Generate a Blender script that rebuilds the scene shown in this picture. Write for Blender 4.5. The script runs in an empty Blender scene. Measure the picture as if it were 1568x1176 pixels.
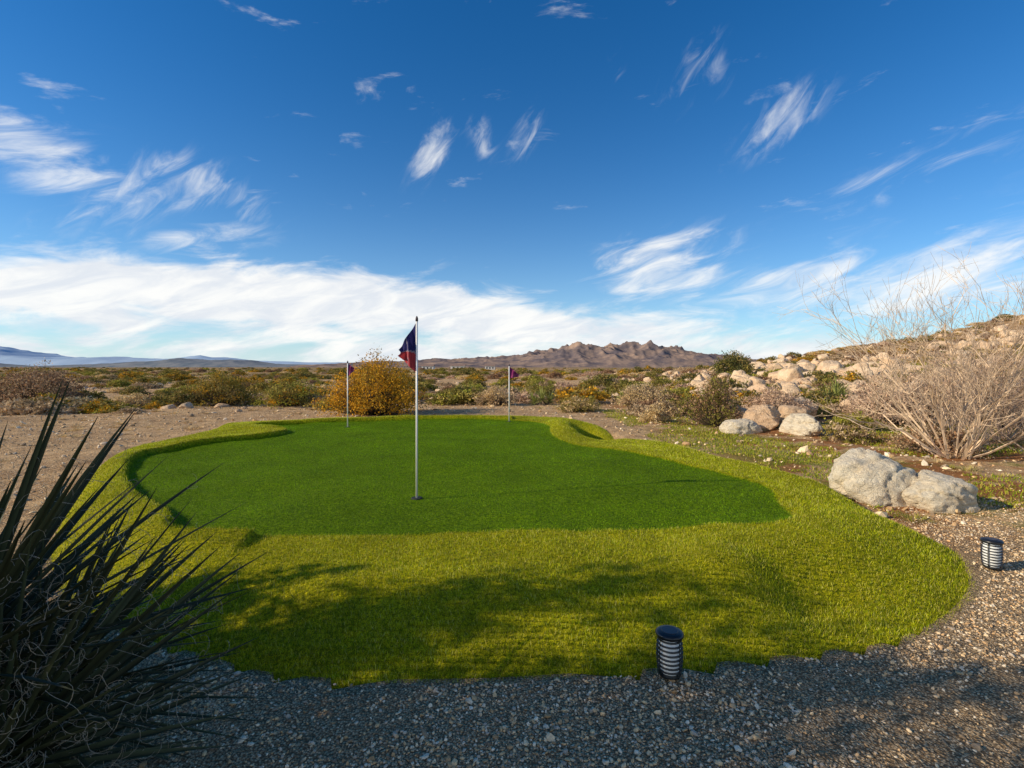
import bpy, math, numpy as np
from mathutils import Vector
rng = np.random.default_rng(7)
scene = bpy.context.scene
rad = math.radians

# ------------------------------------------------------------------ helpers
def new_mesh(name, V, F, col=None, smooth=False):
    V = np.asarray(V, dtype=np.float32); F = np.asarray(F, dtype=np.int32)
    k = F.shape[1]; me = bpy.data.meshes.new(name)
    me.vertices.add(len(V)); me.vertices.foreach_set('co', V.ravel())
    me.loops.add(F.size); me.loops.foreach_set('vertex_index', F.ravel())
    me.polygons.add(len(F))
    me.polygons.foreach_set('loop_start', np.arange(len(F), dtype=np.int32)*k)
    me.polygons.foreach_set('loop_total', np.full(len(F), k, dtype=np.int32))
    me.polygons.foreach_set('use_smooth', np.full(len(F), smooth, dtype=bool))
    me.update(calc_edges=True)
    if col is not None:
        a = me.attributes.new('Col', 'FLOAT_COLOR', 'POINT')
        c = np.ones((len(V), 4), dtype=np.float32); c[:, :3] = col
        a.data.foreach_set('color', c.ravel())
    return me

def obj(name, me, mat=None, loc=(0,0,0), parent=None, rotz=0, scale=(1,1,1)):
    o = bpy.data.objects.new(name, me)
    scene.collection.objects.link(o)
    o.location = loc; o.rotation_euler = (0,0,rotz); o.scale = scale
    if mat is not None and me is not None and len(me.materials) == 0: me.materials.append(mat)
    if parent: o.parent = parent
    return o

def empty(name, loc=(0,0,0)):
    o = bpy.data.objects.new(name, None); scene.collection.objects.link(o); o.location = loc
    o.empty_display_size = 0.1
    return o

def hsh(a, b, s):
    v = np.sin(a*127.1 + b*311.7 + s*74.7)*43758.5453
    return v - np.floor(v)
def vnoise(x, y, s=0):
    xi = np.floor(x); yi = np.floor(y); fx = x-xi; fy = y-yi
    fx = fx*fx*(3-2*fx); fy = fy*fy*(3-2*fy)
    return ((hsh(xi,yi,s)*(1-fx)+hsh(xi+1,yi,s)*fx)*(1-fy) + (hsh(xi,yi+1,s)*(1-fx)+hsh(xi+1,yi+1,s)*fx)*fy)
def fbm(x, y, s=0, o=5):
    r = 0; a = .5; t = 0
    for i in range(o):
        r = r + a*vnoise(x, y, s+i); t += a; x = x*2.03+3.1; y = y*2.03+1.7; a *= .5
    return r/t
def ridged(x, y, s=0, o=6):
    r = 0; a = .5; t = 0
    for i in range(o):
        n = 1-np.abs(2*vnoise(x, y, s+i)-1); r = r + a*n*n; t += a; x = x*2.03+3.1; y = y*2.03+1.7; a *= .52
    return r/t
def sstep(a, b, x):
    t = np.clip((x-a)/(b-a), 0, 1); return t*t*(3-2*t)

# ------------------------------------------------------------------ node helpers
def new_mat(name):
    m = bpy.data.materials.new(name); m.use_nodes = True
    nt = m.node_tree; b = nt.nodes['Principled BSDF']
    return m, nt, b
class NB:
    def __init__(s, nt): s.nt = nt
    def n(s, t, **kw):
        x = s.nt.nodes.new(t)
        for k, v in kw.items(): setattr(x, k, v)
        return x
    def setin(s, sock, v):
        if isinstance(v, bpy.types.NodeSocket): s.nt.links.new(v, sock)
        else: sock.default_value = v
    def m(s, op, a, b=None, c=None, clamp=False):
        x = s.n('ShaderNodeMath', operation=op); x.use_clamp = clamp
        s.setin(x.inputs[0], a)
        if b is not None: s.setin(x.inputs[1], b)
        if c is not None: s.setin(x.inputs[2], c)
        return x.outputs[0]
    def mix(s, f, a, b, bt='MIX'):
        x = s.n('ShaderNodeMix', data_type='RGBA', blend_type=bt)
        s.setin(x.inputs[0], f)
        for i, v in ((6, a), (7, b)):
            if not isinstance(v, bpy.types.NodeSocket): v = (v[0], v[1], v[2], 1)
            s.setin(x.inputs[i], v)
        return x.outputs[2]
    def noise(s, vec, scale, detail=4, rough=.55, dist=0):
        x = s.n('ShaderNodeTexNoise'); 
        if vec is not None: s.nt.links.new(vec, x.inputs['Vector'])
        x.inputs['Scale'].default_value = scale; x.inputs['Detail'].default_value = detail
        x.inputs['Roughness'].default_value = rough; x.inputs['Distortion'].default_value = dist
        return x.outputs['Fac']
    def ss(s, x, a, b):
        r = s.n('ShaderNodeMapRange', interpolation_type='SMOOTHSTEP')
        s.setin(r.inputs[0], x); r.inputs[1].default_value = a; r.inputs[2].default_value = b
        return r.outputs[0]
    def bump(s, h, strength=.5, dist=.01):
        x = s.n('ShaderNodeBump'); s.setin(x.inputs['Height'], h)
        x.inputs['Strength'].default_value = strength; x.inputs['Distance'].default_value = dist
        return x.outputs[0]

def col_mat(name, rough=.85, transl=0.0, spec=.2, nscale=0):
    m, nt, b = new_mat(name); B = NB(nt)
    a = B.n('ShaderNodeAttribute', attribute_name='Col')
    c = a.outputs['Color']
    if nscale:
        co = B.n('ShaderNodeTexCoord').outputs['Object']
        f = B.noise(co, nscale, 4)
        c = B.mix(1.0, c, B.mix(f, (.55,.55,.55), (1.45,1.45,1.45)), 'MULTIPLY')
    B.setin(b.inputs['Base Color'], c)
    b.inputs['Roughness'].default_value = rough
    b.inputs['Specular IOR Level'].default_value = spec
    if transl > 0:
        t = B.n('ShaderNodeBsdfTranslucent'); B.setin(t.inputs['Color'], c)
        mx = B.n('ShaderNodeMixShader'); mx.inputs[0].default_value = transl
        nt.links.new(b.outputs[0], mx.inputs[1]); nt.links.new(t.outputs[0], mx.inputs[2])
        nt.links.new(mx.outputs[0], nt.nodes['Material Output'].inputs['Surface'])
    return m
def plain_mat(name, c, rough=.5, metal=0.0, spec=.5, nscale=40, var=.25):
    m, nt, b = new_mat(name); B = NB(nt)
    co = B.n('ShaderNodeTexCoord').outputs['Object']
    f = B.noise(co, nscale, 4)
    lo = [x*(1-var) for x in c]; hi = [x*(1+var) for x in c]
    B.setin(b.inputs['Base Color'], B.mix(f, lo, hi))
    b.inputs['Roughness'].default_value = rough; b.inputs['Metallic'].default_value = metal
    b.inputs['Specular IOR Level'].default_value = spec
    return m

# ------------------------------------------------------------------ terrain height
def pit(x, y):
    return .52*np.exp(-((x-1.80)**2/(2*.32**2) + (y-11.4)**2/(2*.80**2)))
def terrain(x, y):
    x = np.asarray(x, float); y = np.asarray(y, float)
    r = np.hypot(x, y)
    z = sstep(14, 40, r)*(fbm(x/14, y/14, 3, 4)-.55)*.9
    z += sstep(60, 500, r)*(fbm(x/120, y/120, 9, 4)-.62)*5
    z += 9.4*np.exp(-((x-84)**2/(2*29**2) + (y-58)**2/(2*27**2)))*(.85+.35*fbm(x/9, y/9, 5, 4))
    z += .5*np.exp(-((x-24)**2/(2*11**2) + (y-34)**2/(2*11**2)))
    w = sstep(4.4, 7.5, np.abs(x))*sstep(3, 7, y)
    z += w*(fbm(x/2.2, y/2.2, 21, 4)-.5)*.26
    return z-pit(x, y)

# ------------------------------------------------------------------ outlines (metres)
def smooth_poly(P, k=6):
    P = np.array(P, float); n = len(P); out = []
    for i in range(n):
        p0, p1, p2, p3 = P[i-1], P[i], P[(i+1) % n], P[(i+2) % n]
        for j in range(k):
            t = j/k
            out.append(.5*((2*p1)+(-p0+p2)*t+(2*p0-5*p1+4*p2-p3)*t*t+(-p0+3*p1-3*p2+p3)*t**3))
    return np.array(out)
OUT = smooth_poly([(-1.71,2.77),(-1.36,2.63),(-.99,2.56),(-.6,2.54),(-.08,2.55),(.38,2.59),(.72,2.62),(1.08,2.67),(1.45,2.73),
 (1.84,2.80),(2.14,2.86),(2.47,3.0),(2.88,3.25),(3.32,3.6),(3.63,3.98),(3.81,4.35),(3.78,4.79),(3.75,5.2),(3.89,6.03),(3.84,6.6),
 (3.66,7.25),(3.3,8.2),(2.97,9.1),(2.6,9.75),(2.38,10.4),(2.35,11.2),(2.4,12.2),(2.3,13.0),(1.9,13.6),(1.2,14.1),(0,14.3),(-1.8,14.3),
 (-3.8,14.0),(-5.4,13.4),(-6.6,12.9),(-7.1,12.2),(-6.7,11.2),(-6.7,9.7),(-6.6,8.5),(-5.8,6.97),(-4.7,5.38),(-4.0,4.43),
 (-3.35,3.7),(-2.7,3.23),(-2.15,2.93)])
INN = smooth_poly([(-2.68,4.08),(-1.99,4.05),(-.75,4.08),(.62,4.18),(1.73,4.30),(2.39,4.39),(2.60,4.97),(2.81,5.63),(2.70,6.3),
 (2.33,7.15),(1.71,8.08),(1.08,8.8),(.78,9.98),(.80,11.4),(.26,12.7),(-1.7,13.1),(-3.6,12.7),(-5.2,12.0),(-5.7,11.3),(-4.75,10.7),
 (-4.5,9.9),(-5.1,9.04),(-5.5,8.27),(-5.4,7.35),(-4.6,6.1),(-3.8,5.2),(-3.16,4.64),(-2.88,4.35)])
def sdist(P, poly):
    P = np.asarray(P, float); res = np.empty(len(P))
    A = poly; Bp = np.roll(poly, -1, 0); AB = Bp-A; L = (AB**2).sum(1)
    for s in range(0, len(P), 20000):
        q = P[s:s+20000]
        d = q[:, None]-A[None]
        t = np.clip((d*AB[None]).sum(2)/L, 0, 1)
        dd = np.sqrt(((d-t[..., None]*AB[None])**2).sum(2)).min(1)
        yy = q[:, 1][:, None]; xx = q[:, 0][:, None]
        c = ((A[:, 1] > yy) != (Bp[:, 1] > yy)) & (xx < AB[:, 0]*(yy-A[:, 1])/(AB[:, 1]+1e-12)+A[:, 0])
        ins = c.sum(1) % 2 == 1
        res[s:s+20000] = np.where(ins, dd, -dd)
    return res

# ------------------------------------------------------------------ turf
gs = .035
gx = np.arange(-7.6, 4.4, gs); gy = np.arange(2.3, 14.8, gs)
GX, GY = np.meshgrid(gx, gy)
pts = np.stack([GX.ravel(), GY.ravel()], 1)
DO = sdist(pts, OUT).reshape(GX.shape); DI = sdist(pts, INN).reshape(GX.shape)
front = 1-sstep(3.6, 5.2, GY)
lobe = np.exp(-((GX-3.0)**2+(GY-3.9)**2)/(2*.7**2))
W = .42 + .36*front + .50*lobe
t = np.clip(DO/W, -.3, 1)
tc_ = np.clip(t, 0, 1)
profA = 1-(1-tc_)**2.0*(1+.15*tc_)
profB = .24*sstep(0, .25, tc_) + .76*sstep(.05, 1.0, tc_)
mixf = front*(1-.6*lobe)
prof = np.where(t > 0, profA*(1-mixf)+profB*mixf, t*1.2)
Z = .265*prof
lip = (1-sstep(-.03, .02, DI))*sstep(-.9, -.05, DI)*sstep(4.0, 4.9, GY+.6*(GX < -2.0))
Z += .085*lip*(.3+.7*(GX < 0)) 
Z += .18*np.exp(-((GX-1.15)**2/(2*.20**2)+(GY-11.3)**2/(2*.8**2)))*sstep(0,.25,DO)
Z -= .16*np.exp(-((GX-1.95)**2/(2*.30**2)+(GY-3.30)**2/(2*.24**2)))*sstep(0, .4, DO)
Z += .09*np.exp(-((GX-1.5)**2+(GY-3.50)**2)/(2*.28**2))
Z += .05*np.exp(-((GX-2.55)**2+(GY-4.0)**2)/(2*.35**2))
Z += (fbm(GX*1.1, GY*1.1, 40, 3)-.5)*.06*sstep(0, .4, DO)
Z += (fbm(GX*3.5, GY*3.5, 44, 3)-.5)*.025*sstep(0, .3, DO)*(DI < .1)
Z = np.maximum(Z, .035*sstep(0, .12, DO)-.05*(DO < 0))
Z += -.03*(1-sstep(-.02, .03, DO))
Z -= pit(GX, GY)
inner = sstep(-.012, .012, DI)
keep = DO > -.07
idx = -np.ones(GX.shape, int); idx[keep] = np.arange(keep.sum())
a = idx[:-1,:-1]; b_ = idx[:-1,1:]; c_ = idx[1:,1:]; d_ = idx[1:,:-1]
ok = (a >= 0) & (b_ >= 0) & (c_ >= 0) & (d_ >= 0)
F = np.stack([a[ok], b_[ok], c_[ok], d_[ok]], 1)
V = np.stack([GX[keep], GY[keep], Z[keep]], 1)
fr_c = np.array([.38,.40,.012]); in_c = np.array([.135,.25,.003])
C = fr_c[None]*(1-inner[keep][:, None]) + in_c[None]*inner[keep][:, None]
turf_me = new_mesh('putting_green_turf', V, F, C*.8, True)

m_turf, nt, b = new_mat('turf_base'); B = NB(nt)
co = B.n('ShaderNodeTexCoord').outputs['Object']
acol = B.n('ShaderNodeAttribute', attribute_name='Col').outputs['Color']
n1 = B.noise(co, 160, 3, .7); n2 = B.noise(co, 1.1, 5, .6); n3 = B.noise(co, 38, 4, .75); n4 = B.noise(co, 7, 4, .6)
f = B.m('MULTIPLY', B.m('MULTIPLY', B.ss(n1, .3, .72), B.ss(n3, .3, .68)), B.m('MULTIPLY', B.m('MULTIPLY_ADD', n2, 1.4, .5), B.m('MULTIPLY_ADD', n4, 1.4, .6)))
c = B.mix(1.0, acol, B.mix(f, (.34,.40,.5), (2.4,1.95,1.6)), 'MULTIPLY')
B.setin(b.inputs['Base Color'], c); b.inputs['Roughness'].default_value = .8
b.inputs['Specular IOR Level'].default_value = .05
B.setin(b.inputs['Normal'], B.bump(B.m('ADD', n1, B.m('MULTIPLY', n3, 2.0)), .9, .014))
green = empty('putting_green')
obj('turf', turf_me, m_turf, parent=green)

def turf_lookup(x, y, A):
    i = np.clip(((y-gy[0])/gs).round().astype(int), 0, A.shape[0]-1)
    j = np.clip(((x-gx[0])/gs).round().astype(int), 0, A.shape[1]-1)
    return A[i, j]
def blades(N, dens, hmin, hmax, wid, inner_flag, cols, seed):
    r = np.random.default_rng(seed)
    x = r.uniform(-7.2, 4.2, N); y = 2.4 + 11.8*r.random(N)**dens
    do = turf_lookup(x, y, DO); di = turf_lookup(x, y, DI)
    k = (do > .005) & ((di > 0) if inner_flag else (di < .01))
    x = x[k]; y = y[k]; n = len(x); z = turf_lookup(x, y, Z)
    h = r.uniform(hmin, hmax, n); an = r.uniform(0, 2*np.pi, n); w = wid*r.uniform(.6, 1.3, n)*(1+.16*np.clip(y-3,0,9))
    le = r.normal(0, .38, (n, 2))*h[:, None]
    dx = np.cos(an)*w; dy = np.sin(an)*w
    V = np.empty((n, 3, 3))
    V[:, 0] = np.stack([x-dx, y-dy, z-.006], 1); V[:, 1] = np.stack([x+dx, y+dy, z-.006], 1)
    V[:, 2] = np.stack([x+le[:, 0], y+le[:, 1], z+h], 1)
    ci = r.integers(0, len(cols), n); c = np.array(cols)[ci]*r.uniform(.5, 1.5, (n, 1))
    patch = .6+.8*fbm(x*1.7, y*1.7, 60, 3); patch *= .7+.6*fbm(x*10, y*10, 64, 3); c = c*patch[:, None]
    C = np.repeat(c[:, None], 3, 1); C[:, :2] *= .5; C[:, 2] *= 1.3
    return V.reshape(-1, 3), np.arange(n*3).reshape(-1, 3), C.reshape(-1, 3)
m_blade = col_mat('grass_blade', .6, .35, .1)
v, f_, c = blades(760000, 2.0, .013, .026, .0020, False, [(.43,.46,.006),(.53,.53,.015),(.24,.32,.006),(.72,.62,.12)], 1)
obj('fringe_grass_blades', new_mesh('fringe_blades', v, f_, np.minimum(c, .9)), m_blade, parent=green)
v, f_, c = blades(540000, 1.5, .007, .015, .0024, True, [(.15,.29,.003),(.21,.35,.008),(.10,.21,.003)], 2)
obj('green_grass_blades', new_mesh('inner_blades', v, f_, c), m_blade, parent=green)

# ------------------------------------------------------------------ ground
R = np.concatenate([[0.0], np.geomspace(.4, 8, 50)[:-1], np.linspace(8, 16, 90)[:-1], np.geomspace(16, 30000, 230)]); TH = np.linspace(0, 2*np.pi, 721)[:-1]
RR, TT = np.meshgrid(R, TH, indexing='ij'); X = RR*np.sin(TT); Y = RR*np.cos(TT)
Zt = terrain(X, Y)
nr, ntt = RR.shape; ii = np.arange(nr*ntt).reshape(nr, ntt)
under = (sdist(np.stack([X.ravel(), Y.ravel()], 1)[: (R < 17).sum()*ntt], OUT) > .12).astype(float)
Zf = Zt.ravel(); Zf[:len(under)] -= under*.12
F = np.stack([ii[:-1].ravel(), ii[1:].ravel(), np.roll(ii, -1, 1)[1:].ravel(), np.roll(ii, -1, 1)[:-1].ravel()], 1)
g_me = new_mesh('ground', np.stack([X.ravel(), Y.ravel(), Zf], 1), F, None, True)
m_g, nt, b = new_mat('desert_ground'); B = NB(nt)
co = B.n('ShaderNodeTexCoord').outputs['Object']
sep = B.n('ShaderNodeSeparateXYZ'); nt.links.new(co, sep.inputs[0]); sx, sy = sep.outputs[0], sep.outputs[1]
vl = B.n('ShaderNodeVectorMath', operation='LENGTH'); nt.links.new(co, vl.inputs[0]); dist = vl.outputs['Value']
def voro(scale):
    x = B.n('ShaderNodeTexVoronoi'); nt.links.new(co, x.inputs['Vector']); x.inputs['Scale'].default_value = scale; return x
v1 = voro(95)
sv = B.n('ShaderNodeSeparateColor'); nt.links.new(v1.outputs['Color'], sv.inputs[0])
grav = B.mix(B.ss(sv.outputs[0], 0, 1), (.46,.30,.155), (.86,.64,.38))
grav = B.mix(B.ss(v1.outputs['Distance'], .2, .75), grav, (.20,.135,.075))
nA = B.noise(co, .35, 6, .6); nB = B.noise(co, 3.0, 6, .65); nC = B.noise(co, 24, 5, .7); nD = B.noise(co, .9, 5, .6)
sand = B.mix(B.ss(nB, .3, .7), (.44,.26,.12), (.76,.50,.25))
sand = B.mix(B.ss(nC, .48, .66), sand, (.22,.125,.06))
sand = B.mix(B.m('MULTIPLY', B.ss(nD, .46, .62), .5), sand, (.30,.17,.08))
sand = B.mix(B.m('MULTIPLY', B.ss(sv.outputs[1], .68, .9), .85), sand, (.70,.54,.36))
rmask = B.m('MULTIPLY', B.ss(sx, 2.8, 4.4), B.m('SUBTRACT', 1.0, B.ss(sy, 17, 26)))
sand = B.mix(B.m('MULTIPLY', B.m('MULTIPLY', rmask, B.ss(nD, .44, .55)), .85), sand, (.32,.125,.04))
weed = B.m('MULTIPLY', B.m('MULTIPLY', rmask, B.ss(nA, .49, .56)), B.ss(nC, .36, .52))
sand = B.mix(B.m('MULTIPLY', weed, .85), sand, (.19,.22,.025))
gm = B.m('SUBTRACT', 1.0, B.ss(B.m('ADD', sy, B.m('MULTIPLY', nB, 2.0)), 5.0, 6.6))
near = B.mix(gm, sand, grav)
far = B.mix(B.ss(B.noise(co, .05, 8, .75), .38, .62), (.18,.125,.045), (.50,.32,.16))
far = B.mix(B.ss(dist, 400, 3500), far, (.20,.17,.12))
colr = B.mix(B.ss(dist, 40, 140), near, far)
hillm = B.m('MULTIPLY', B.ss(sx, 34, 50), B.ss(sy, 20, 34))
colr = B.mix(B.m('MULTIPLY', hillm, B.m('SUBTRACT', 1.0, B.ss(dist, 160, 260))), colr, B.mix(B.ss(B.noise(co, 1.6, 6, .75), .35, .65), (.30,.175,.08), (.62,.40,.21)))
B.setin(b.inputs['Base Color'], colr); b.inputs['Roughness'].default_value = .95; b.inputs['Specular IOR Level'].default_value = .05
hgt = B.m('ADD', B.m('MULTIPLY', B.m('SUBTRACT', 1.0, v1.outputs['Distance']), .6), B.m('ADD', B.m('MULTIPLY', nC, 1.6), B.m('MULTIPLY', nB, 7.0)))
B.setin(b.inputs['Normal'], B.bump(hgt, .9, .022))
obj('ground', g_me, m_g)

# ------------------------------------------------------------------ gravel stones
ph = (1+5**.5)/2
ICO = np.array([(-1,ph,0),(1,ph,0),(-1,-ph,0),(1,-ph,0),(0,-1,ph),(0,1,ph),(0,-1,-ph),(0,1,-ph),(ph,0,-1),(ph,0,1),(-ph,0,-1),(-ph,0,1)])/np.hypot(1,ph)
ICF = np.array([(0,11,5),(0,5,1),(0,1,7),(0,7,10),(0,10,11),(1,5,9),(5,11,4),(11,10,2),(10,7,6),(7,1,8),(3,9,4),(3,4,2),(3,2,6),(3,6,8),(3,8,9),(4,9,5),(2,4,11),(6,2,10),(8,6,7),(9,8,1)])
def stones(x, y, z, s, r):
    n = len(x)
    sc = r.uniform(.6, 1.3, (n, 3))*s[:, None]; sc[:, 2] *= .65
    P = ICO[None]*r.uniform(.75, 1.2, (n, 12, 1))*sc[:, None]
    an = r.uniform(0, 2*np.pi, n); c, s_ = np.cos(an)[:, None], np.sin(an)[:, None]
    tl = r.normal(0, .4, n)[:, None]
    X = P[..., 0]*c-P[..., 1]*s_; Y = P[..., 0]*s_+P[..., 1]*c; Zz = P[..., 2]+P[..., 0]*tl
    V = np.stack([X+x[:, None], Y+y[:, None], Zz+z[:, None]], 2).reshape(-1, 3)
    F = (ICF[None]+(np.arange(n)*12)[:, None, None]).reshape(-1, 3)
    pal = np.array([(.84,.63,.38),(.74,.52,.28),(.54,.34,.17),(.88,.73,.52),(.30,.22,.14),(.78,.49,.24),(.58,.46,.33)])
    cc = pal[r.integers(0, len(pal), n)]*r.uniform(.75, 1.1, (n, 1))
    return V, F, np.repeat(cc, 12, 0)
r2 = np.random.default_rng(5)
N = 125000
x = r2.uniform(-3.2, 6.2, N); y = 1.5+4.6*r2.random(N)**1.5
k = (np.abs(x) < y*1.15+.4); x, y = x[k], y[k]
k = sdist(np.stack([x, y], 1), OUT) < .012; x, y = x[k], y[k]
k = r2.random(len(x)) < .22+1.1*sstep(.35,.6,fbm(x*1.3, y*1.3, 77, 3)); x, y = x[k], y[k]
s = np.clip(r2.lognormal(math.log(.0055), .40, len(x)), .0028, .018)
v, f_, c = stones(x, y, terrain(x, y)+s*.2, s, r2)
m_st = col_mat('gravel_stone', .85, 0, .15, 60)
obj('gravel', new_mesh('gravel', v, f_, c), m_st)
N = 16000
x = r2.uniform(-22, 16, N); y = r2.uniform(4.5, 22, N)
k = sdist(np.stack([x, y], 1), OUT) < -.03; x, y = x[k], y[k]
s = np.clip(r2.lognormal(math.log(.015), .6, len(x)), .005, .10)
v, f_, c = stones(x, y, terrain(x, y)+s*.2, s, r2)
obj('scattered_stones', new_mesh('scattered_stones', v, f_, c), m_st)

# ------------------------------------------------------------------ tubes, shrubs
def tubes(P0, P1, R0, R1, n=3):
    P0 = np.asarray(P0, float); P1 = np.asarray(P1, float); R0 = np.asarray(R0, float); R1 = np.asarray(R1, float)
    d = P1-P0; d /= np.linalg.norm(d, axis=1)[:, None]+1e-9
    ref = np.where(np.abs(d[:, 2:3]) > .9, np.array([[1., 0, 0]]), np.array([[0, 0, 1.]]))
    u = np.cross(d, ref); u /= np.linalg.norm(u, axis=1)[:, None]; w = np.cross(d, u)
    rings = []
    for i in range(n):
        a = 2*np.pi*i/n; o = u*math.cos(a)+w*math.sin(a)
        rings += [P0+o*R0[:, None], P1+o*R1[:, None]]
    V = np.stack(rings, 1).reshape(-1, 3); m = len(P0); F = []
    for i in range(n):
        j = (i+1) % n
        F.append(np.stack([np.full(m, 2*i), np.full(m, 2*j), np.full(m, 2*j+1), np.full(m, 2*i+1)], 1)+(np.arange(m)*2*n)[:, None])
    F = np.concatenate(F); 
    T = np.concatenate([F[:, [0,1,2]], F[:, [0,2,3]]])
    return V, T
def join(parts):
    V = []; F = []; C = []; o = 0
    for v, f, c in parts:
        V.append(v); F.append(f+o); C.append(np.broadcast_to(c, (len(v), 3))); o += len(v)
    return np.concatenate(V), np.concatenate(F), np.concatenate(C)
def leafy(seed, R, H, tips, per, leaf, cols, clump=.13, stem=(.16,.12,.08), stems=True, narrow=.35, low=.05):
    r = np.random.default_rng(seed)
    an = r.uniform(0, 2*np.pi, tips); el = r.uniform(0, 1, tips)**.8; q = r.uniform(.45, 1.0, tips)**.6
    lobes = 1+.22*np.sin(an*3+seed)+.15*np.sin(an*5+seed*2)+r.normal(0, .12, tips)
    P = np.stack([np.cos(an)*np.sqrt(1-el**2)*R*q*lobes, np.sin(an)*np.sqrt(1-el**2)*R*q*lobes, H*(low+(1-low)*el*q*(1+.15*np.sin(an*2+seed)+r.normal(0,.08,tips)))], 1)
    n = tips*per
    L = np.repeat(P, per, 0)+r.normal(0, clump, (n, 3))*np.array([R, R, H*.8])
    L[:, 2] = np.abs(L[:, 2])+.01
    d = r.normal(0, 1, (n, 3)); d[:, 2] = np.abs(d[:, 2])+.3; d /= np.linalg.norm(d, axis=1)[:, None]
    e = np.cross(d, r.normal(0, 1, (n, 3))); e /= np.linalg.norm(e, axis=1)[:, None]
    s = leaf*r.uniform(.6, 1.4, (n, 1))
    V = np.stack([L-e*s*narrow, L+e*s*narrow, L+d*s], 1).reshape(-1, 3)
    cols = np.array(cols); cc = cols[np.repeat(r.integers(0, len(cols), tips), per)]*r.uniform(.6, 1.4, (n, 1))
    parts = [(V, np.arange(n*3).reshape(-1, 3), np.repeat(cc, 3, 0))]
    if stems:
        mid = P*.5*np.array([1.15, 1.15, .85])+r.normal(0, .04, P.shape)*R; base = P*np.array([.08, .08, 0])
        rr = np.full(tips, .012*max(R, .5))
        v, f = tubes(np.concatenate([base, mid]), np.concatenate([mid, P]), np.concatenate([rr, rr*.7]), np.concatenate([rr*.7, rr*.3]))
        parts.append((v, f, np.array(stem)))
    return join(parts)
def tuft(seed, R, H, n, cols, w=.006):
    r = np.random.default_rng(seed)
    an = r.uniform(0, 2*np.pi, n); o = r.uniform(0, 1, n)**.5; b0 = np.stack([np.cos(an)*o*R*.5, np.sin(an)*o*R*.5, 0*an], 1)
    tip = np.stack([np.cos(an)*o*R, np.sin(an)*o*R, H*(1-.5*o*o)*r.uniform(.6, 1.1, n)], 1)+r.normal(0, .05, (n, 3))*R
    e = np.stack([-np.sin(an), np.cos(an), 0*an], 1)*w
    V = np.stack([b0-e, b0+e, tip], 1).reshape(-1, 3)
    cc = np.array(cols)[r.integers(0, len(cols), n)]*r.uniform(.6, 1.3, (n, 1))
    return V, np.arange(n*3).reshape(-1, 3), np.repeat(cc, 3, 0)
def bare(seed, stems, H, spread, r0, depth=5, col=(.40,.31,.23), grow=.62, kids=3):
    r = np.random.default_rng(seed); P0=[];P1=[];R0=[];R1=[]
    fr = []
    for i in range(stems):
        a = 2*np.pi*(i+r.random())/stems; t = r.uniform(.1, 1)*spread
        d = np.array([math.cos(a)*math.sin(t), math.sin(a)*math.sin(t), math.cos(t)])
        fr.append((np.array([math.cos(a)*.12, math.sin(a)*.12, 0])*r.random()*2, d, H*.42*r.uniform(.5, 1.15)*(1.1-.12*t), r0*r.uniform(.6, 1.1), 0))
    while fr:
        p, d, L, rr, lv = fr.pop()
        seg = 3; 
        for k in range(seg):
            d = d+r.normal(0, .13, 3)+np.array([0, 0, .05]); d /= np.linalg.norm(d)
            q = p+d*L/seg; P0.append(p); P1.append(q); R0.append(rr*(1-.13*k)); R1.append(rr*(1-.13*(k+1))); p = q
            if lv < depth and k > 0:
                for _ in range(kids-1):
                    if r.random() < .72:
                        nd = d+r.normal(0, .40, 3)+np.array([0,0,.08]); nd /= np.linalg.norm(nd)
                        fr.append((p, nd, L*grow*r.uniform(.7, 1.25), max(rr*.56, .0026), lv+1))
    v, f = tubes(P0, P1, R0, R1)
    c = np.repeat(np.array(col)[None]*r.uniform(.6, 1.25, (len(P0), 1)), 6, 0)
    return v, f, c
m_leaf = col_mat('shrub_foliage', .8, .25, .1)
m_twig = col_mat('twig_bark', .9, 0, .1)

OL = [(.23,.20,.04),(.18,.165,.035),(.32,.24,.06),(.38,.27,.09)]
GO = [(.66,.33,.02),(.72,.38,.03),(.50,.27,.025),(.34,.22,.03)]
TN = [(.54,.38,.22),(.46,.32,.19),(.62,.47,.29),(.36,.26,.15)]
DK = [(.10,.11,.035),(.13,.13,.05),(.08,.09,.03)]
BR = [(.34,.19,.10),(.42,.26,.15),(.24,.15,.09)]
ST = [(.70,.51,.24),(.60,.42,.19),(.76,.58,.32)]
YG = [(.38,.36,.05),(.28,.28,.045),(.46,.38,.09)]
PK = [(.58,.39,.26),(.50,.33,.22),(.66,.47,.32)]

def shrub(name, data, loc, rotz=0, sc=1, mat=None):
    me = new_mesh(name, *data)
    return obj(name, me, mat or m_leaf, (loc[0], loc[1], float(terrain(loc[0], loc[1]))-.02), rotz=rotz, scale=(sc,)*3)
shrub('creosote_bush', leafy(11, 1.45, 1.8, 420, 36, .055, GO, .085), (-4.55, 17.0))
shrub('creosote_bush', leafy(12, .75, 1.15, 190, 32, .045, BR+OL[:2]+OL[:1], .10), (5.2, 13.2))
shrub('dry_shrub', leafy(13, .95, .85, 200, 34, .045, PK, .09), (7.5, 14.6))
shrub('dry_shrub', leafy(14, .38, .42, 80, 30, .04, ST, .10), (3.9, 14.2))
shrub('dry_shrub', leafy(15, 1.0, .8, 200, 34, .045, TN+ST, .09), (5.0, 19.5))
shrub('desert_shrub', leafy(16, 1.9, 1.6, 320, 30, .07, BR+TN[:1], .08), (-19.5, 21))
shrub('desert_shrub', leafy(17, 1.4, 1.3, 260, 34, .06, OL+GO[2:], .09), (-12.2, 21.5))
shrub('desert_shrub', leafy(18, 1.2, .9, 220, 30, .06, YG+OL+GO[:1], .09), (-8.8, 20.5))
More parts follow.
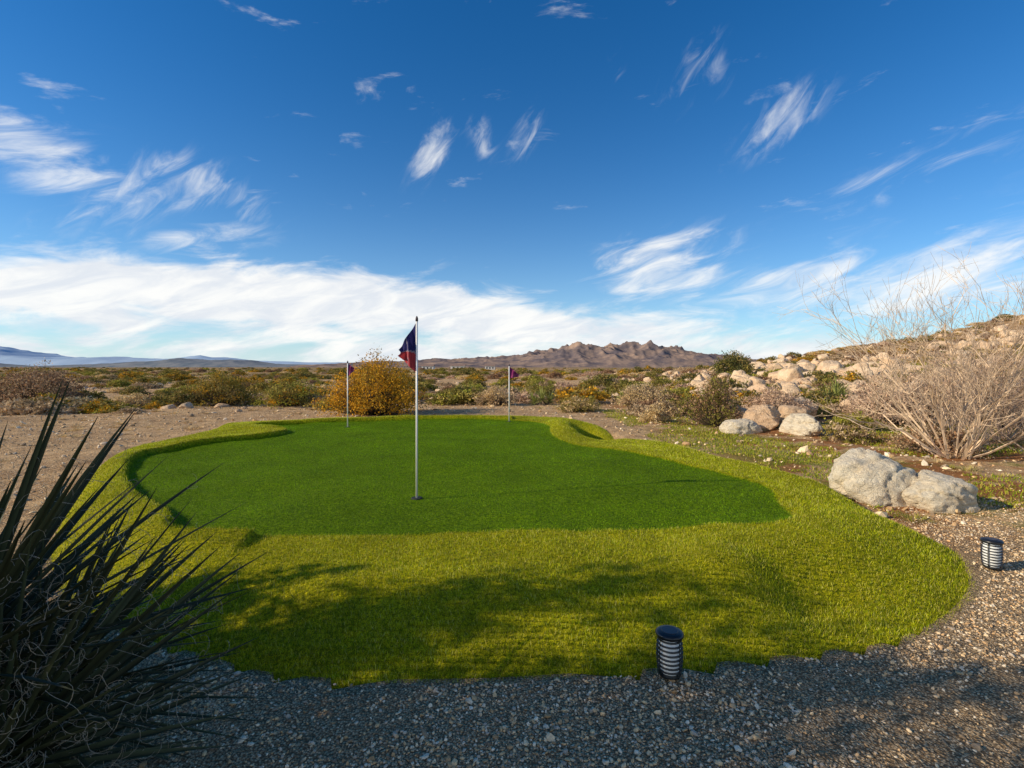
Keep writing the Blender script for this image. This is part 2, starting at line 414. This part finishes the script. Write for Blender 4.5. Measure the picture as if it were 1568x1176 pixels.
shrub('desert_shrub', leafy(19, .8, .55, 150, 30, .05, ST, .09), (-15.0, 20.0))
shrub('desert_shrub', leafy(20, 1.0, .9, 200, 30, .05, OL+YG, .09), (1.3, 24))
shrub('desert_shrub', leafy(22, .7, .5, 140, 30, .045, ST+OL, .09), (2.3, 17.5))
shrub('desert_shrub', leafy(23, .9, .7, 160, 30, .05, TN+ST, .09), (-.7, 20.5))
shrub('desert_shrub', leafy(25, .6, .5, 130, 30, .045, TN+YG, .09), (6.9, 16.9))
shrub('desert_shrub', leafy(26, .7, .6, 130, 30, .045, PK+ST, .09), (9.0, 17.5))
shrub('desert_shrub', leafy(27, .45, .4, 110, 30, .04, OL+TN, .09), (7.0, 10.6))
shrub('desert_shrub', leafy(28, .5, .45, 110, 30, .04, ST+TN, .09), (4.6, 15.6))
shrub('desert_shrub', leafy(29, .5, .4, 110, 30, .04, YG+OL, .09), (8.2, 12.4))
shrub('juniper_tree', leafy(24, 1.4, 1.7, 190, 34, .10, DK+OL, .11, low=.15), (15.4, 35.5))
shrub('bare_shrub', bare(31, 34, 3.15, 1.12, .022, 4, (.66,.49,.33), .68), (7.6, 8.8), mat=m_twig)
shrub('bare_shrub', bare(32, 26, 2.3, 1.15, .018, 4, (.52,.36,.25), .64), (10.0, 10.4), mat=m_twig)
shrub('dry_shrub', leafy(33, 1.5, 1.6, 380, 30, .05, PK, .09), (11.8, 12.6))
shrub('dry_shrub', leafy(34, 1.2, 1.2, 300, 30, .05, PK, .09), (10.2, 13.6))
shrub('bare_shrub', bare(35, 22, 1.5, 1.25, .012, 3, (.54,.40,.28), .64), (8.3, 9.9), mat=m_twig)
shrub('bare_shrub', bare(36, 22, 1.9, 1.2, .012, 3, (.50,.36,.25), .66), (9.3, 9.0), mat=m_twig)
shrub('dry_shrub', leafy(37, .7, .5, 170, 30, .035, BR+TN, .10), (7.7, 9.3))

# ------------------------------------------------------------------ yuccas
def yucca_head(r, C, ax, n, L, w, tmax=1.9, col=(.055,.075,.035), fibres=6):
    ax = np.array(ax, float); ax /= np.linalg.norm(ax)
    e1 = np.cross(ax, [.3, 1, .2]); e1 /= np.linalg.norm(e1); e2 = np.cross(ax, e1)
    Vs=[];Fs=[];Cs=[];o=0; fp0=[];fp1=[]
    for i in range(n):
        u = (i+.5)/n; th = .12+u**.75*tmax+r.normal(0, .08); a = i*2.39996+r.normal(0, .15)
        d = ax*math.cos(th)+(e1*math.cos(a)+e2*math.sin(a))*math.sin(th)
        s = np.cross(d, ax); s /= np.linalg.norm(s)+1e-9; nrm = np.cross(s, d)
        l = L*r.uniform(.72, 1.1)*(1-.12*u); dead = u > .84
        base = C-ax*.22*L*u; K = 7; cc = np.array(col)*r.uniform(.7, 1.35)
        if dead: cc = np.array([.26,.19,.12])*r.uniform(.5, 1.1)
        rows = []; sag = r.uniform(0, .10)+(.25 if dead else 0)
        for k in range(K):
            t = k/(K-1); wd = w*(.75+.6*t-1.35*t**2.2)*.5+.0006
            p = base+d*l*t-np.array([0, 0, sag*l*t*t])
            rows += [p-s*wd+nrm*wd*.45, p-nrm*wd*.1, p+s*wd+nrm*wd*.45]
            Cs += [cc*1.9, cc, cc*1.9]
            if k in (1, 2, 3, 4, 5) and not dead:
                for sd in (-1, 1):
                    if r.random() < fibres/8:
                        q = p+s*wd*sd; v = s*sd*.6+r.normal(0, .5, 3)+d*.3; v /= np.linalg.norm(v); tw = r.normal(0, 1, 3)
                        stp = r.uniform(.010, .022)
                        for _ in range(7):
                            v2 = v+np.cross(tw, v)*.45+np.array([0, 0, -.08]); v2 /= np.linalg.norm(v2)
                            fp0.append(q); q = q+v2*stp; fp1.append(q); v = v2
        Vs += rows
        for k in range(K-1):
            for j in range(2):
                q = o+k*3+j; Fs += [(q, q+1, q+4), (q, q+4, q+3)]
        o += K*3
    parts = [(np.array(Vs), np.array(Fs), np.array(Cs))]
    if fp0:
        m = len(fp0); v, f = tubes(fp0, fp1, np.full(m, .0007), np.full(m, .0005)); parts.append((v, f, np.array([.34,.29,.21])))
    return parts
def yucca(name, loc, heads, mat, col=(.055,.075,.035)):
    r = np.random.default_rng(int(abs(loc[0]*100))); parts = []
    for (C, ax, n, L, w, fb) in heads:
        C = np.array(C, float); parts += yucca_head(r, C, ax, n, L, w, fibres=fb, col=col)
        b0 = np.array([C[0]*.4, C[1]*.4, -.05]); top = C-np.array(ax)*.05
        v, f = tubes([b0, (b0+top)/2], [(b0+top)/2, top], [.085*min(L,.8)/.7, .08*min(L,.8)/.7], [.08*min(L,.8)/.7, .06*min(L,.8)/.7], 9)
        parts.append((v, f, np.array([.13,.10,.07])))
    me = new_mesh(name, *join(parts)); return obj(name, me, mat, (loc[0], loc[1], float(terrain(*loc))))
m_yuc = col_mat('yucca_leaf', .55, 0, .2, 12)
yucca('mojave_yucca', (-1.76, 1.62), [((.02,.0,.66),(.42,.05,1),125,.94,.032,6), ((.20,-.08,.38),(.65,-.05,.75),105,.88,.032,8),
      ((-.30,.25,.62),(.0,.1,1),80,.80,.034,4), ((.05,.22,.40),(.6,.2,.7),90,.85,.032,7), ((.05,-.30,.25),(.5,-.1,.7),80,.65,.032,8)], m_yuc, (.032,.037,.016))
for p, hh in (((4.7,20.2),.75), ((-10.2,23.5),.8), ((13.0,20.5),.9), ((-6.5,27),.9), ((1.2,20.5),.5), ((11.8,18.6),.7)):
    yucca('mojave_yucca', p, [((0,0,hh*.55),(0,.05,1),70,.55,.045,0), ((.3,.1,hh*.35),(.3,0,1),60,.5,.045,0), ((-.3,.1,hh*.3),(-.3,0,1),60,.5,.045,0)], m_yuc, (.21,.22,.06))

# unseen trees added left of view to shade the front slope and gravel
shrub('added_shade_tree', leafy(51, .55, 1.9, 160, 26, .07, OL+DK, .06), (-5.0, 2.45))
shrub('added_shade_tree', leafy(52, .75, 3.0, 250, 26, .075, OL+DK, .06), (-5.4, 1.75))
shrub('added_shade_tree', leafy(55, .75, 4.1, 270, 26, .075, OL+DK, .06), (-5.6, .75))
shrub('added_shade_tree', leafy(53, .8, 2.7, 250, 26, .07, OL+DK, .07), (-4.2, .95))
shrub('added_shade_tree', leafy(54, .75, 2.2, 230, 26, .07, OL+DK, .07), (-3.5, .25))

# ------------------------------------------------------------------ distant scrub
protos = []
specs = [(OL,.9),(OL+YG,.7),(DK+OL,.9),(GO+OL,.8),(TN,.55),(ST,.5),(YG,.7),(BR,.7),(OL+GO,.8),(PK,.6)]
for i, (cs, hh) in enumerate(specs):
    protos.append(new_mesh('scrub_%d' % i, *leafy(100+i, 1, hh, 90, 22, .11, cs, .11, stems=False)))
    protos[-1].materials.append(m_leaf)
scrub = empty('desert_scrub')
r3 = np.random.default_rng(99); cnt = 0
while cnt < 2900:
    D = 17*(600/17)**(r3.random()**.85); xx = r3.uniform(-1.35, 1.35)*D; yy = D
    left = xx < 0
    if D < 21 and abs(xx) < 6: continue
    if vnoise(np.array(xx/5.), np.array(yy/5.), 5) < .32 and D < 60: continue
    if left: pi = r3.choice(10, p=[.16,.13,.11,.08,.12,.12,.06,.10,.10,.02])
    else: pi = r3.choice(10, p=[.09,.07,.06,.05,.22,.17,.05,.08,.07,.14])
    s = r3.uniform(.35, .95)*(1 if D < 60 else 1+min(D/300, 1)*.9)
    z = float(terrain(xx, yy))-.05
    obj('shrub', protos[pi], None, (xx, yy, z), scrub, r3.uniform(0, 6.28), (s*r3.uniform(.9, 1.4), s*r3.uniform(.9, 1.4), s*r3.uniform(.7, 1.1)))
    cnt += 1
cnt = 0
while cnt < 1200:   # brush growing among the rocks and up the right-hand hill
    if cnt < 600: xx = r3.uniform(38, 90); yy = r3.uniform(36, 75); ch = [4,5,7,7,4,8,7]
    else: yy = r3.uniform(15.5, 45); xx = yy*r3.uniform(.27, 1.05); ch = [4,5,7,9,1,4,5,6,0]
    s = r3.uniform(.22, .62); z = float(terrain(xx, yy))-.03
    obj('shrub', protos[r3.choice(ch)], None, (xx, yy, z), scrub, r3.uniform(0, 6.28), (s*1.2, s*1.2, s)); cnt += 1
tp = [new_mesh('tuft_%d' % i, *tuft(200+i, .22, .2, 150, cs, .004)) for i, cs in enumerate([ST, ST+TN, YG, YG+ST])]
for t_ in tp: t_.materials.append(m_leaf)
tufts = empty('dry_grass_tufts'); cnt = 0
while cnt < 1000:
    xx = r3.uniform(-26, 22); yy = r3.uniform(4.5, 24)
    if xx < 4 and yy < 15 and xx > -8: continue
    if xx < 0 and r3.random() < .5: continue
    if vnoise(np.array(xx/1.5), np.array(yy/1.5), 33) < .45: continue
    s = r3.uniform(.2, .9)
    obj('tuft', tp[r3.integers(0, 4) if xx > 0 else r3.integers(0, 2)], None, (xx, yy, float(terrain(xx, yy))-.01), tufts, r3.uniform(0, 6.28), (s*1.3, s*1.3, s*r3.uniform(.3, .8))); cnt += 1
N = 110000; x = r3.uniform(3.0, 17, N); y = r3.uniform(5, 18, N)
k = (fbm(x/1.6, y/1.6, 91, 4) > .54) & (x < y*1.1+1) & (sdist(np.stack([x, y], 1), OUT) < -.15); x, y = x[k], y[k]; n = len(x)
z = terrain(x, y); an = r3.uniform(0, 6.28, n); w_ = .010; hh = r3.uniform(.015, .05, n)
V = np.stack([np.stack([x-np.cos(an)*w_, y-np.sin(an)*w_, z-.005], 1), np.stack([x+np.cos(an)*w_, y+np.sin(an)*w_, z-.005], 1), np.stack([x+r3.normal(0,.02,n), y+r3.normal(0,.02,n), z+hh], 1)], 1).reshape(-1, 3)
cc = np.array([(.28,.34,.02),(.38,.38,.03),(.52,.42,.08),(.21,.27,.02)])[r3.integers(0, 4, n)]
obj('weeds', new_mesh('weeds', V, np.arange(n*3).reshape(-1, 3), np.repeat(cc, 3, 0)), m_leaf)
    
# ------------------------------------------------------------------ boulders
from mathutils import noise as mn
import bmesh
def boulder_mesh(seed, sub=4, el=(1,.8,.62), nc=9, cutd=(.6,.85), hard=.75):
    bm = bmesh.new(); bmesh.ops.create_icosphere(bm, subdivisions=sub, radius=1)
    r = np.random.default_rng(seed); off = Vector(r.uniform(-50, 50, 3))
    cuts = [(Vector(r.normal(0, 1, 3)).normalized(), r.uniform(*cutd)) for _ in range(nc)]
    for v in bm.verts:
        p = v.co.copy()
        p *= 1+.25*mn.noise(p*1.1+off)
        for nn, dd in cuts:
            t = p.dot(nn)-dd
            if t > 0: p -= nn*t*hard
        cr = abs(mn.noise(p*1.3+off*2)); crk = -.10*max(0, 1-cr*14)
        k = 1+crk+.09*mn.noise(p*3+off)+.05*mn.noise(p*8+off)+.025*mn.noise(p*20+off)
        p *= k; v.co = Vector((p.x*el[0], p.y*el[1], p.z*el[2]))
    me = bpy.data.meshes.new('boulder'); bm.to_mesh(me); bm.free()
    for pl in me.polygons: pl.use_smooth = True
    return me
def rock_mat(name, a, b2, dark, tan, orx, bs=1.0, kd=.6, kt=.6):
    m, nt, b = new_mat(name); B = NB(nt)
    co = B.n('ShaderNodeTexCoord').outputs['Object']; oi = B.n('ShaderNodeObjectInfo').outputs['Random']
    q1 = B.noise(co, 2.0, 6, .65); q2 = B.noise(co, 40*bs, 4, .8); q3 = B.noise(co, 6.5, 6, .7, .7)
    c = B.mix(B.ss(q1, .3, .7), a, b2)
    c = B.mix(B.m('MULTIPLY', B.ss(q2, .56, .72), kd), c, dark)
    c = B.mix(B.m('MULTIPLY', B.ss(q3, .54, .68), kt), c, tan)
    if orx:
        c = B.mix(B.m('MULTIPLY', oi, .5), c, orx)
    B.setin(b.inputs['Base Color'], c); b.inputs['Roughness'].default_value = .9; b.inputs['Specular IOR Level'].default_value = .05
    B.setin(b.inputs['Normal'], B.bump(B.m('ADD', q2, B.m('MULTIPLY', q3, 4.0)), .8, .03))
    return m
m_rock = rock_mat('granite', (.68,.48,.30), (.88,.68,.46), (.26,.18,.13), (.50,.31,.17), (.70,.44,.26), .5, .45, .5)
m_rockp = rock_mat('pale_granite', (.86,.71,.50), (.90,.80,.62), (.36,.28,.20), (.62,.45,.27), None, 1.0, .45, .4)
def boulder(seed, x, y, sx_, sy_, sz_, rz=0, mat=m_rockp, sink=.25):
    return obj('boulder', boulder_mesh(seed, 5, (1,1,1), 6), mat, (x, y, float(terrain(x, y))+sz_*(1-sink)-sz_*.35), rotz=rz, scale=(sx_, sy_, sz_))
boulder(301, 4.27, 6.15, .50, .46, .38, .2)
boulder(302, 4.76, 5.80, .42, .38, .28, 1.2)
boulder(303, 5.35, 12.0, .50, .4, .26, .4)
boulder(304, 6.05, 12.6, .60, .5, .42, 1.0, m_rock)
boulder(305, 6.6, 11.8, .52, .42, .28, 2.0)
boulder(306, 5.8, 13.3, .45, .4, .42, 2.0, m_rock)
boulder(307, 8.3, 15.3, .7, .6, .5, 2.6, m_rock)
boulder(308, 7.2, 13.2, .5, .42, .36, .6, m_rock)
bp = [boulder_mesh(320+i, 4, (1, .85, .85), 11, (.5,.82), .85) for i in range(10)]
for m_ in bp: m_.materials.append(m_rock)
field = empty('boulder_field'); cnt = 0
while cnt < 1600:
    if cnt < 750: D = 15.5*(38/15.5)**r3.random(); xx = r3.uniform(.28, .95)*D
    elif cnt < 1300: D = 20*(60/20)**r3.random(); xx = r3.uniform(.2, 1.1)*D
    else: xx = r3.uniform(36, 85); D = r3.uniform(38, 72)
    if D < 18 and xx < .4*D: continue
    if vnoise(np.array(xx/3.), np.array(D/3.), 15) < .38: continue
    s = float(np.clip(r3.lognormal(math.log(.25), .5), .09, .7))*(1+.35*(D > 28))
    if xx < .36*D: s = min(s, .35)
    if cnt >= 1300: s *= .8
    z = float(terrain(xx, D))+s*.3
    o = obj('rock', bp[r3.integers(0, 10)], None, (xx, D, z), field, 0, (s*r3.uniform(.8, 1.2), s*r3.uniform(.7, 1.1), s*r3.uniform(.65, 1.1)))
    o.rotation_euler = (r3.normal(0, .5), r3.normal(0, .5), r3.uniform(0, 6.28)); cnt += 1
rocks2 = empty('rocks')
for i in range(110):
    D = r3.uniform(16.5, 60); xx = -r3.uniform(.05, 1.1)*D; s = r3.uniform(.12, .42)
    if D < 19 and xx > -7: continue
    obj('rock', bp[r3.integers(0, 7)], None, (xx, D, float(terrain(xx, D))), rocks2, r3.uniform(0, 6.28), (s, s, s*.7))

# ------------------------------------------------------------------ mountains
def hills(name, xs, hs, yc, yw, nx, ny, fs, seed, mat, base=-12, rough=.55, k=1.0):
    x = np.linspace(xs[0], xs[-1], nx); y = np.linspace(yc-yw, yc+yw, ny); X, Y = np.meshgrid(x, y)
    env = np.interp(X+(fbm(X/fs, Y/fs, seed+50, 3)-.5)*fs*.3, xs, np.array(hs)*k)
    sh = np.clip(1-((Y-yc)/yw)**2, 0, 1)**.8
    rd = ridged(X/fs, Y/fs, seed, 6)
    Zm = base+(env-base)*sh*((1-rough)+rough*rd*1.45)
    i = np.arange(nx*ny).reshape(ny, nx)
    F = np.stack([i[:-1,:-1].ravel(), i[:-1,1:].ravel(), i[1:,1:].ravel(), i[1:,:-1].ravel()], 1)
    return obj(name, new_mesh(name, np.stack([X.ravel(), Y.ravel(), Zm.ravel()], 1), F, None, True), mat)
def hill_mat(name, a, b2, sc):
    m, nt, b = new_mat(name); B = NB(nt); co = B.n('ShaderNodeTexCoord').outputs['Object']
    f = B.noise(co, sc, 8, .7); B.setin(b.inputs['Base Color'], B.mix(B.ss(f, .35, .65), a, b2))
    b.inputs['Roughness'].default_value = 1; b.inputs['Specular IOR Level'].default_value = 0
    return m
hills('mountain', [-900,-459,-268,-77,51,147,274,370,430,498,641,721,849,976,1040,1490,2000],
      [14,30,36,42,56,78,98,92,84,90,108,94,68,46,38,34,12], 2500, 620, 560, 240, 170, 3, hill_mat('mountain_rock', (.13,.11,.12), (.36,.25,.185), .012), -12, .46, 1.14)
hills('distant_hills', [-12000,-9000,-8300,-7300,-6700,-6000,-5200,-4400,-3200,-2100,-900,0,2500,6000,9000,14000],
      [240,270,195,150,175,125,150,105,80,70,60,40,50,90,120,140], 9000, 1500, 500, 60, 1500, 8, hill_mat('haze_tinted_hills', (.34,.46,.60), (.42,.52,.64), .001), -40, .35, 1.3)  # distance haze painted in as a pale blue base colour
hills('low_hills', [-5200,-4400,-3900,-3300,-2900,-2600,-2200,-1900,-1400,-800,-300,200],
      [10,25,12,20,44,50,40,20,12,30,22,5], 4200, 500, 400, 60, 500, 12, hill_mat('low_hill_rock_haze_tint', (.15,.18,.21), (.26,.26,.26), .01), -15, .4, 1.4)  # rock tone shifted to blue to paint in distance haze

# distant desert houses
m_wall = plain_mat('stucco', (.72,.67,.60), .9, nscale=2, var=.08); m_roof = plain_mat('roof_tile', (.25,.16,.12), .9, nscale=3); m_win = plain_mat('window_glass', (.04,.05,.07), .1, nscale=2)
def box(x0,x1,y0,y1,z0,z1):
    V = [(x,y,z) for z in (z0,z1) for (x,y) in ((x0,y0),(x1,y0),(x1,y1),(x0,y1))]
    return V, [(0,3,2,1),(4,5,6,7),(0,1,5,4),(1,2,6,5),(2,3,7,6),(3,0,4,7)]
for (hx, hy, L) in ((-42,400,11),(-18,420,8),(-72,440,10)):
    e = empty('house', (hx, hy, float(terrain(hx, hy))+.3))
    v, f_ = box(-L/2, L/2, -4, 4, -1, 3.2); obj('walls', new_mesh('walls', v, f_), m_wall, parent=e)
    rv = [(-L/2-.5,-4.5,3.2),(L/2+.5,-4.5,3.2),(L/2+.5,4.5,3.2),(-L/2-.5,4.5,3.2),(-L/2-.5,0,4.9),(L/2+.5,0,4.9)]
    obj('roof', new_mesh('roof', rv, [(0,1,5),(0,5,4),(3,4,5),(3,5,2),(0,4,3),(1,2,5)]), m_roof, parent=e)
    for k in (-.3, 0, .3):
        v, f_ = box(k*L-.6, k*L+.6, -4.04, -3.98, 1, 2.2); obj('window', new_mesh('window', v, f_), m_win, parent=e)

# ------------------------------------------------------------------ flags
def lathe(profile, n=28, close=True):
    V = []; F = []; m = len(profile)
    for i in range(n):
        a = 2*math.pi*i/n
        for (r_, z_) in profile: V.append((r_*math.cos(a), r_*math.sin(a), z_))
    for i in range(n):
        j = (i+1) % n
        for k in range(m-1 if not close else m):
            l = (k+1) % m; F.append((i*m+k, j*m+k, j*m+l, i*m+l))
    return V, F
m_pole = plain_mat('white_pole', (.82,.80,.76), .35, var=.05); m_cup = plain_mat('dark_hole_disc', (.015,.02,.012), .8); m_cloth = col_mat('flag_cloth', .8, .3, .1)
m_tip = plain_mat('dark_tip', (.05,.03,.04), .5)
def turf_z(x, y): return float(turf_lookup(np.array([x]), np.array([y]), Z)[0])
def golf_flag(x, y, H, wdt, hgt, sgn, drop, small=False):
    z = turf_z(x, y); e = empty('golf_flag', (x, y, z))
    rp = .0105 if not small else .012
    v, f_ = lathe([(.0001,-.05),(rp,-.05),(rp,H),(.0001,H)], 16, False); o = obj('pole', new_mesh('pole', v, f_, None, True), m_pole, parent=e)
    v, f_ = lathe([(.0001,H),(rp*1.3,H),(rp*1.3,H+.03),(rp*.6,H+.05),(.0001,H+.055)], 16, False); obj('pole_tip', new_mesh('tip', v, f_, None, True), m_tip, parent=e)
    v, f_ = lathe([(.0001,.012),(.045,.012),(.054,.014),(.058,.004)], 28, False); obj('hole_disc', new_mesh('hole_disc', v, f_, None, True), m_cup, parent=e)  # flat black disc painted as the dark of the hole, no recess
    n = 36; V = []; C = []
    for i in range(n):
        s = i/(n-1)
        for j in range(n):
            t_ = j/(n-1)
            zt = -drop*s; zb = -hgt+(hgt-drop*1.22)*s
            fold = .028*math.sin(s*9+t_*2)*min(1, s*3)+.012*math.sin(s*17-t_*5)*s
            V.append((sgn*(rp+wdt*s*(1-.12*math.sin(t_*3.14))), fold*(wdt/.17), H-.02+zt+(zb-zt)*t_))
            seam = abs(s-.5+.1*(t_-.5)) < .016 or abs(t_-.6+.15*s) < .016
            if seam: c = (.35,.30,.34)
            elif (t_ > .6-.15*s): c = (.42,.05,.06)
            else: c = (.030,.028,.12)
            if small: c = (.22,.03,.12) if (s+t_) < 1.0 else (.30,.06,.16)
            C.append(c)
    F = [(i*n+j, (i+1)*n+j, (i+1)*n+j+1, i*n+j+1) for i in range(n-1) for j in range(n-1)]
    obj('flag', new_mesh('flag', V, F, np.array(C), True), m_cloth, parent=e)
golf_flag(-.965, 5.19, 1.80, .175, .50, -1, .27)
golf_flag(-3.66, 11.4, 1.43, .15, .28, 1, .10, True)
golf_flag(-.07, 12.6, 1.37, .24, .28, 1, .20, True)

# ------------------------------------------------------------------ path lights
m_blk = plain_mat('black_plastic', (.012,.012,.013), .35); m_lens = plain_mat('frosted_lens', (.80,.80,.78), .3, 0, .5, 30, .05); m_pan = plain_mat('solar_panel', (.01,.012,.02), .3)
def path_light(x, y, z0=0):
    e = empty('solar_path_light', (x, y, z0))
    def P(nm, prof, mt, n=32, close=False, sm=False):
        v, f_ = lathe(prof, n, close); return obj(nm, new_mesh(nm, v, f_, None, sm), mt, parent=e)
    P('stake', [(.0001,-.10),(.012,-.02),(.014,.03),(.03,.035),(.05,.045),(.0001,.046)], m_blk)
    P('base_ring', [(.030,.040),(.052,.042),(.058,.052),(.056,.060),(.030,.060)], m_blk, close=True)
    P('lens', [(.0001,.058),(.048,.058),(.054,.10),(.056,.15),(.054,.20),(.049,.236),(.0001,.237)], m_lens, sm=False)
    for i in range(8):
        z = .074+i*.0215; rr = .059+.007*math.sin(math.pi*(i+.5)/8)
        P('slat_%d' % i, [(rr-.009,z-.0022),(rr,z-.0032),(rr+.0012,z),(rr,z+.0030),(rr-.009,z+.0026)], m_blk, close=True)
    for k in range(4):
        a = k*math.pi/2+.5; ca, sa = math.cos(a), math.sin(a); V = []
        for (rr, zz) in ((.050,.05),(.064,.05),(.0685,.15),(.064,.245),(.050,.245)):
            for s_ in (-.0035, .0035): V.append((ca*rr-sa*s_, sa*rr+ca*s_, zz))
        F = [(2*i, 2*((i+1) % 5), 2*((i+1) % 5)+1, 2*i+1) for i in range(5)]
        obj('rib_%d' % k, new_mesh('rib', V, F), m_blk, parent=e)
    P('cap', [(.045,.236),(.066,.238),(.070,.246),(.069,.254),(.062,.260),(.050,.263),(.0001,.264)], m_blk, sm=True)
    P('solar_panel', [(.0001,.2665),(.040,.2665),(.042,.2635)], m_pan)
    return e
path_light(.80, 2.60); path_light(3.73, 3.98)

# ------------------------------------------------------------------ sun, sky, clouds
EL = rad(25); sd = Vector((-1.0, -.24, 0)).normalized()
sdir = Vector((sd.x*math.cos(EL), sd.y*math.cos(EL), math.sin(EL)))
L = bpy.data.lights.new('sun', 'SUN'); L.energy = 5.0; L.angle = rad(.5); L.color = (1, .86, .64)
so = bpy.data.objects.new('sun', L); scene.collection.objects.link(so); so.rotation_euler = sdir.to_track_quat('Z', 'Y').to_euler(); so.location = (-20, 5, 15)

w = bpy.data.worlds.new('World'); scene.world = w; w.use_nodes = True
nt = w.node_tree; B = NB(nt); bg = nt.nodes['Background']
sky = B.n('ShaderNodeTexSky', sky_type='NISHITA'); sky.sun_disc = False; sky.sun_elevation = EL
sky.sun_rotation = math.atan2(sd.x, sd.y); sky.air_density = 1.0; sky.dust_density = .3; sky.ozone_density = 3.0; sky.altitude = 1000
hs = B.n('ShaderNodeHueSaturation'); hs.inputs['Saturation'].default_value = 1.32; nt.links.new(sky.outputs[0], hs.inputs['Color'])
tc = B.n('ShaderNodeTexCoord').outputs['Generated']; sp = B.n('ShaderNodeSeparateXYZ'); nt.links.new(tc, sp.inputs[0])
az = B.m('MULTIPLY', B.m('ARCTAN2', sp.outputs[0], sp.outputs[1]), 57.2958)
el = B.m('MULTIPLY', B.m('ARCSINE', sp.outputs[2]), 57.2958)
def nz(rot, sa, sb, detail, rough, dist, z=0):
    c, s = math.cos(rad(rot)), math.sin(rad(rot))
    u = B.m('ADD', B.m('MULTIPLY', az, c*sa), B.m('MULTIPLY', el, s*sa))
    v = B.m('ADD', B.m('MULTIPLY', az, -s*sb), B.m('MULTIPLY', el, c*sb))
    cb = B.n('ShaderNodeCombineXYZ'); nt.links.new(u, cb.inputs[0]); nt.links.new(v, cb.inputs[1]); cb.inputs[2].default_value = z
    return B.noise(cb.outputs[0], 1.0, detail, rough, dist)
nH = nz(4, .11, .34, 7, .6, .5)
nW = nz(48, .22, .62, 6, .58, .7, 4)
nL = nz(14, .13, .50, 7, .6, .8, 9)
def blob(a0, e0, la, lb, ang, st):
    c, s = math.cos(rad(ang)), math.sin(rad(ang))
    da = B.m('SUBTRACT', az, a0); de = B.m('SUBTRACT', el, e0)
    u = B.m('ADD', B.m('MULTIPLY', da, c/la), B.m('MULTIPLY', de, s/la))
    v = B.m('ADD', B.m('MULTIPLY', da, -s/lb), B.m('MULTIPLY', de, c/lb))
    q = B.m('ADD', B.m('MULTIPLY', u, u), B.m('MULTIPLY', v, v))
    return B.m('MULTIPLY', B.m('EXPONENT', B.m('MULTIPLY', q, -1.0)), st)
def total(lst):
    t = None
    for x in lst:
        bl = blob(*x); t = bl if t is None else B.m('ADD', t, bl)
    return t
# last pair: unseen clouds added behind the viewer as fill light
bank_and_fill = total([(-40,6.6,14,3.1,2,1.5),(-22,6.9,11,3.1,-5,1.5),(-5,5.9,10,2.8,-6,1.35),(12,4.4,13,2.0,-4,1.1),(0,1.0,80,2.6,0,.8),
              (-150,20,34,16,0,1.3),(150,20,34,16,0,1.3)])
wis = total([(-9,22.4,3.8,1.8,55,.9),(-3.4,24,2.2,1.5,100,.7),(1.5,24.2,3.0,1.4,60,.7),(27.7,23,4.4,1.9,30,.95),(18.7,28,4.5,2.5,60,.40),(22,28.4,2.6,1.6,100,.38),
             (-37,14.6,6,2.6,30,.72),(-29,16.2,6,2.4,-20,.62),(11.6,29.6,2.4,1.2,100,.35)])
lin = total([(-43,17.2,7.5,3.0,-14,1.05),(-30.6,12.2,6,1.7,10,.7),(15.4,12.2,7,2.3,10,1.0),(17,9,9,1.8,6,.95),(30.2,8.4,8,2.2,6,.95),(38.2,16.6,9,2.6,14,.62),(44,9.4,8,3.2,14,.95),(38,5.5,14,2,5,.8)])
dB = B.ss(B.m('ADD', bank_and_fill, B.m('MULTIPLY', B.m('SUBTRACT', nH, .5), 3.1)), .30, 1.2)
def wisp(mask, n_, lo, hi):
    return B.m('MULTIPLY', B.ss(B.m('ADD', mask, B.m('MULTIPLY', B.m('SUBTRACT', n_, .5), 3.0)), lo, hi), B.ss(mask, .05, .6))
dW = B.m('MULTIPLY', wisp(wis, nW, .2, 1.8), .85)
dL = B.m('MULTIPLY', wisp(lin, nL, .25, 1.7), .88)
dens = B.m('MAXIMUM', B.m('MULTIPLY', dB, .95), B.m('MAXIMUM', dW, dL))
CM = 6.8
hz = B.m('EXPONENT', B.m('MULTIPLY', B.m('MAXIMUM', el, 0.0), -.15))
tint = B.mix(1.0, hs.outputs[0], (.64, .92, 1.02), 'MULTIPLY')
base = B.mix(B.m('MULTIPLY', hz, .78), tint, (CM*.66, CM*.81, CM*.92))
cc = B.mix(B.ss(nL, .35, .65), (CM*.84, CM*.88, CM*.94), (CM*1.08, CM*1.07, CM*1.04))
fin = B.mix(dens, base, cc)
nt.links.new(fin, bg.inputs['Color']); bg.inputs['Strength'].default_value = .14

# ------------------------------------------------------------------ camera
cam = bpy.data.cameras.new('camera'); cam.lens = 18; cam.sensor_width = 36; cam.shift_y = -.0166
cam.clip_start = .05; cam.clip_end = 60000
cob = bpy.data.objects.new('camera', cam); scene.collection.objects.link(cob); cob.location = (0, 0, 1.6); cob.rotation_euler = (rad(90), 0, 0)
scene.camera = cob
scene.view_settings.view_transform = 'Standard'; scene.view_settings.look = 'None'; scene.view_settings.exposure = 0
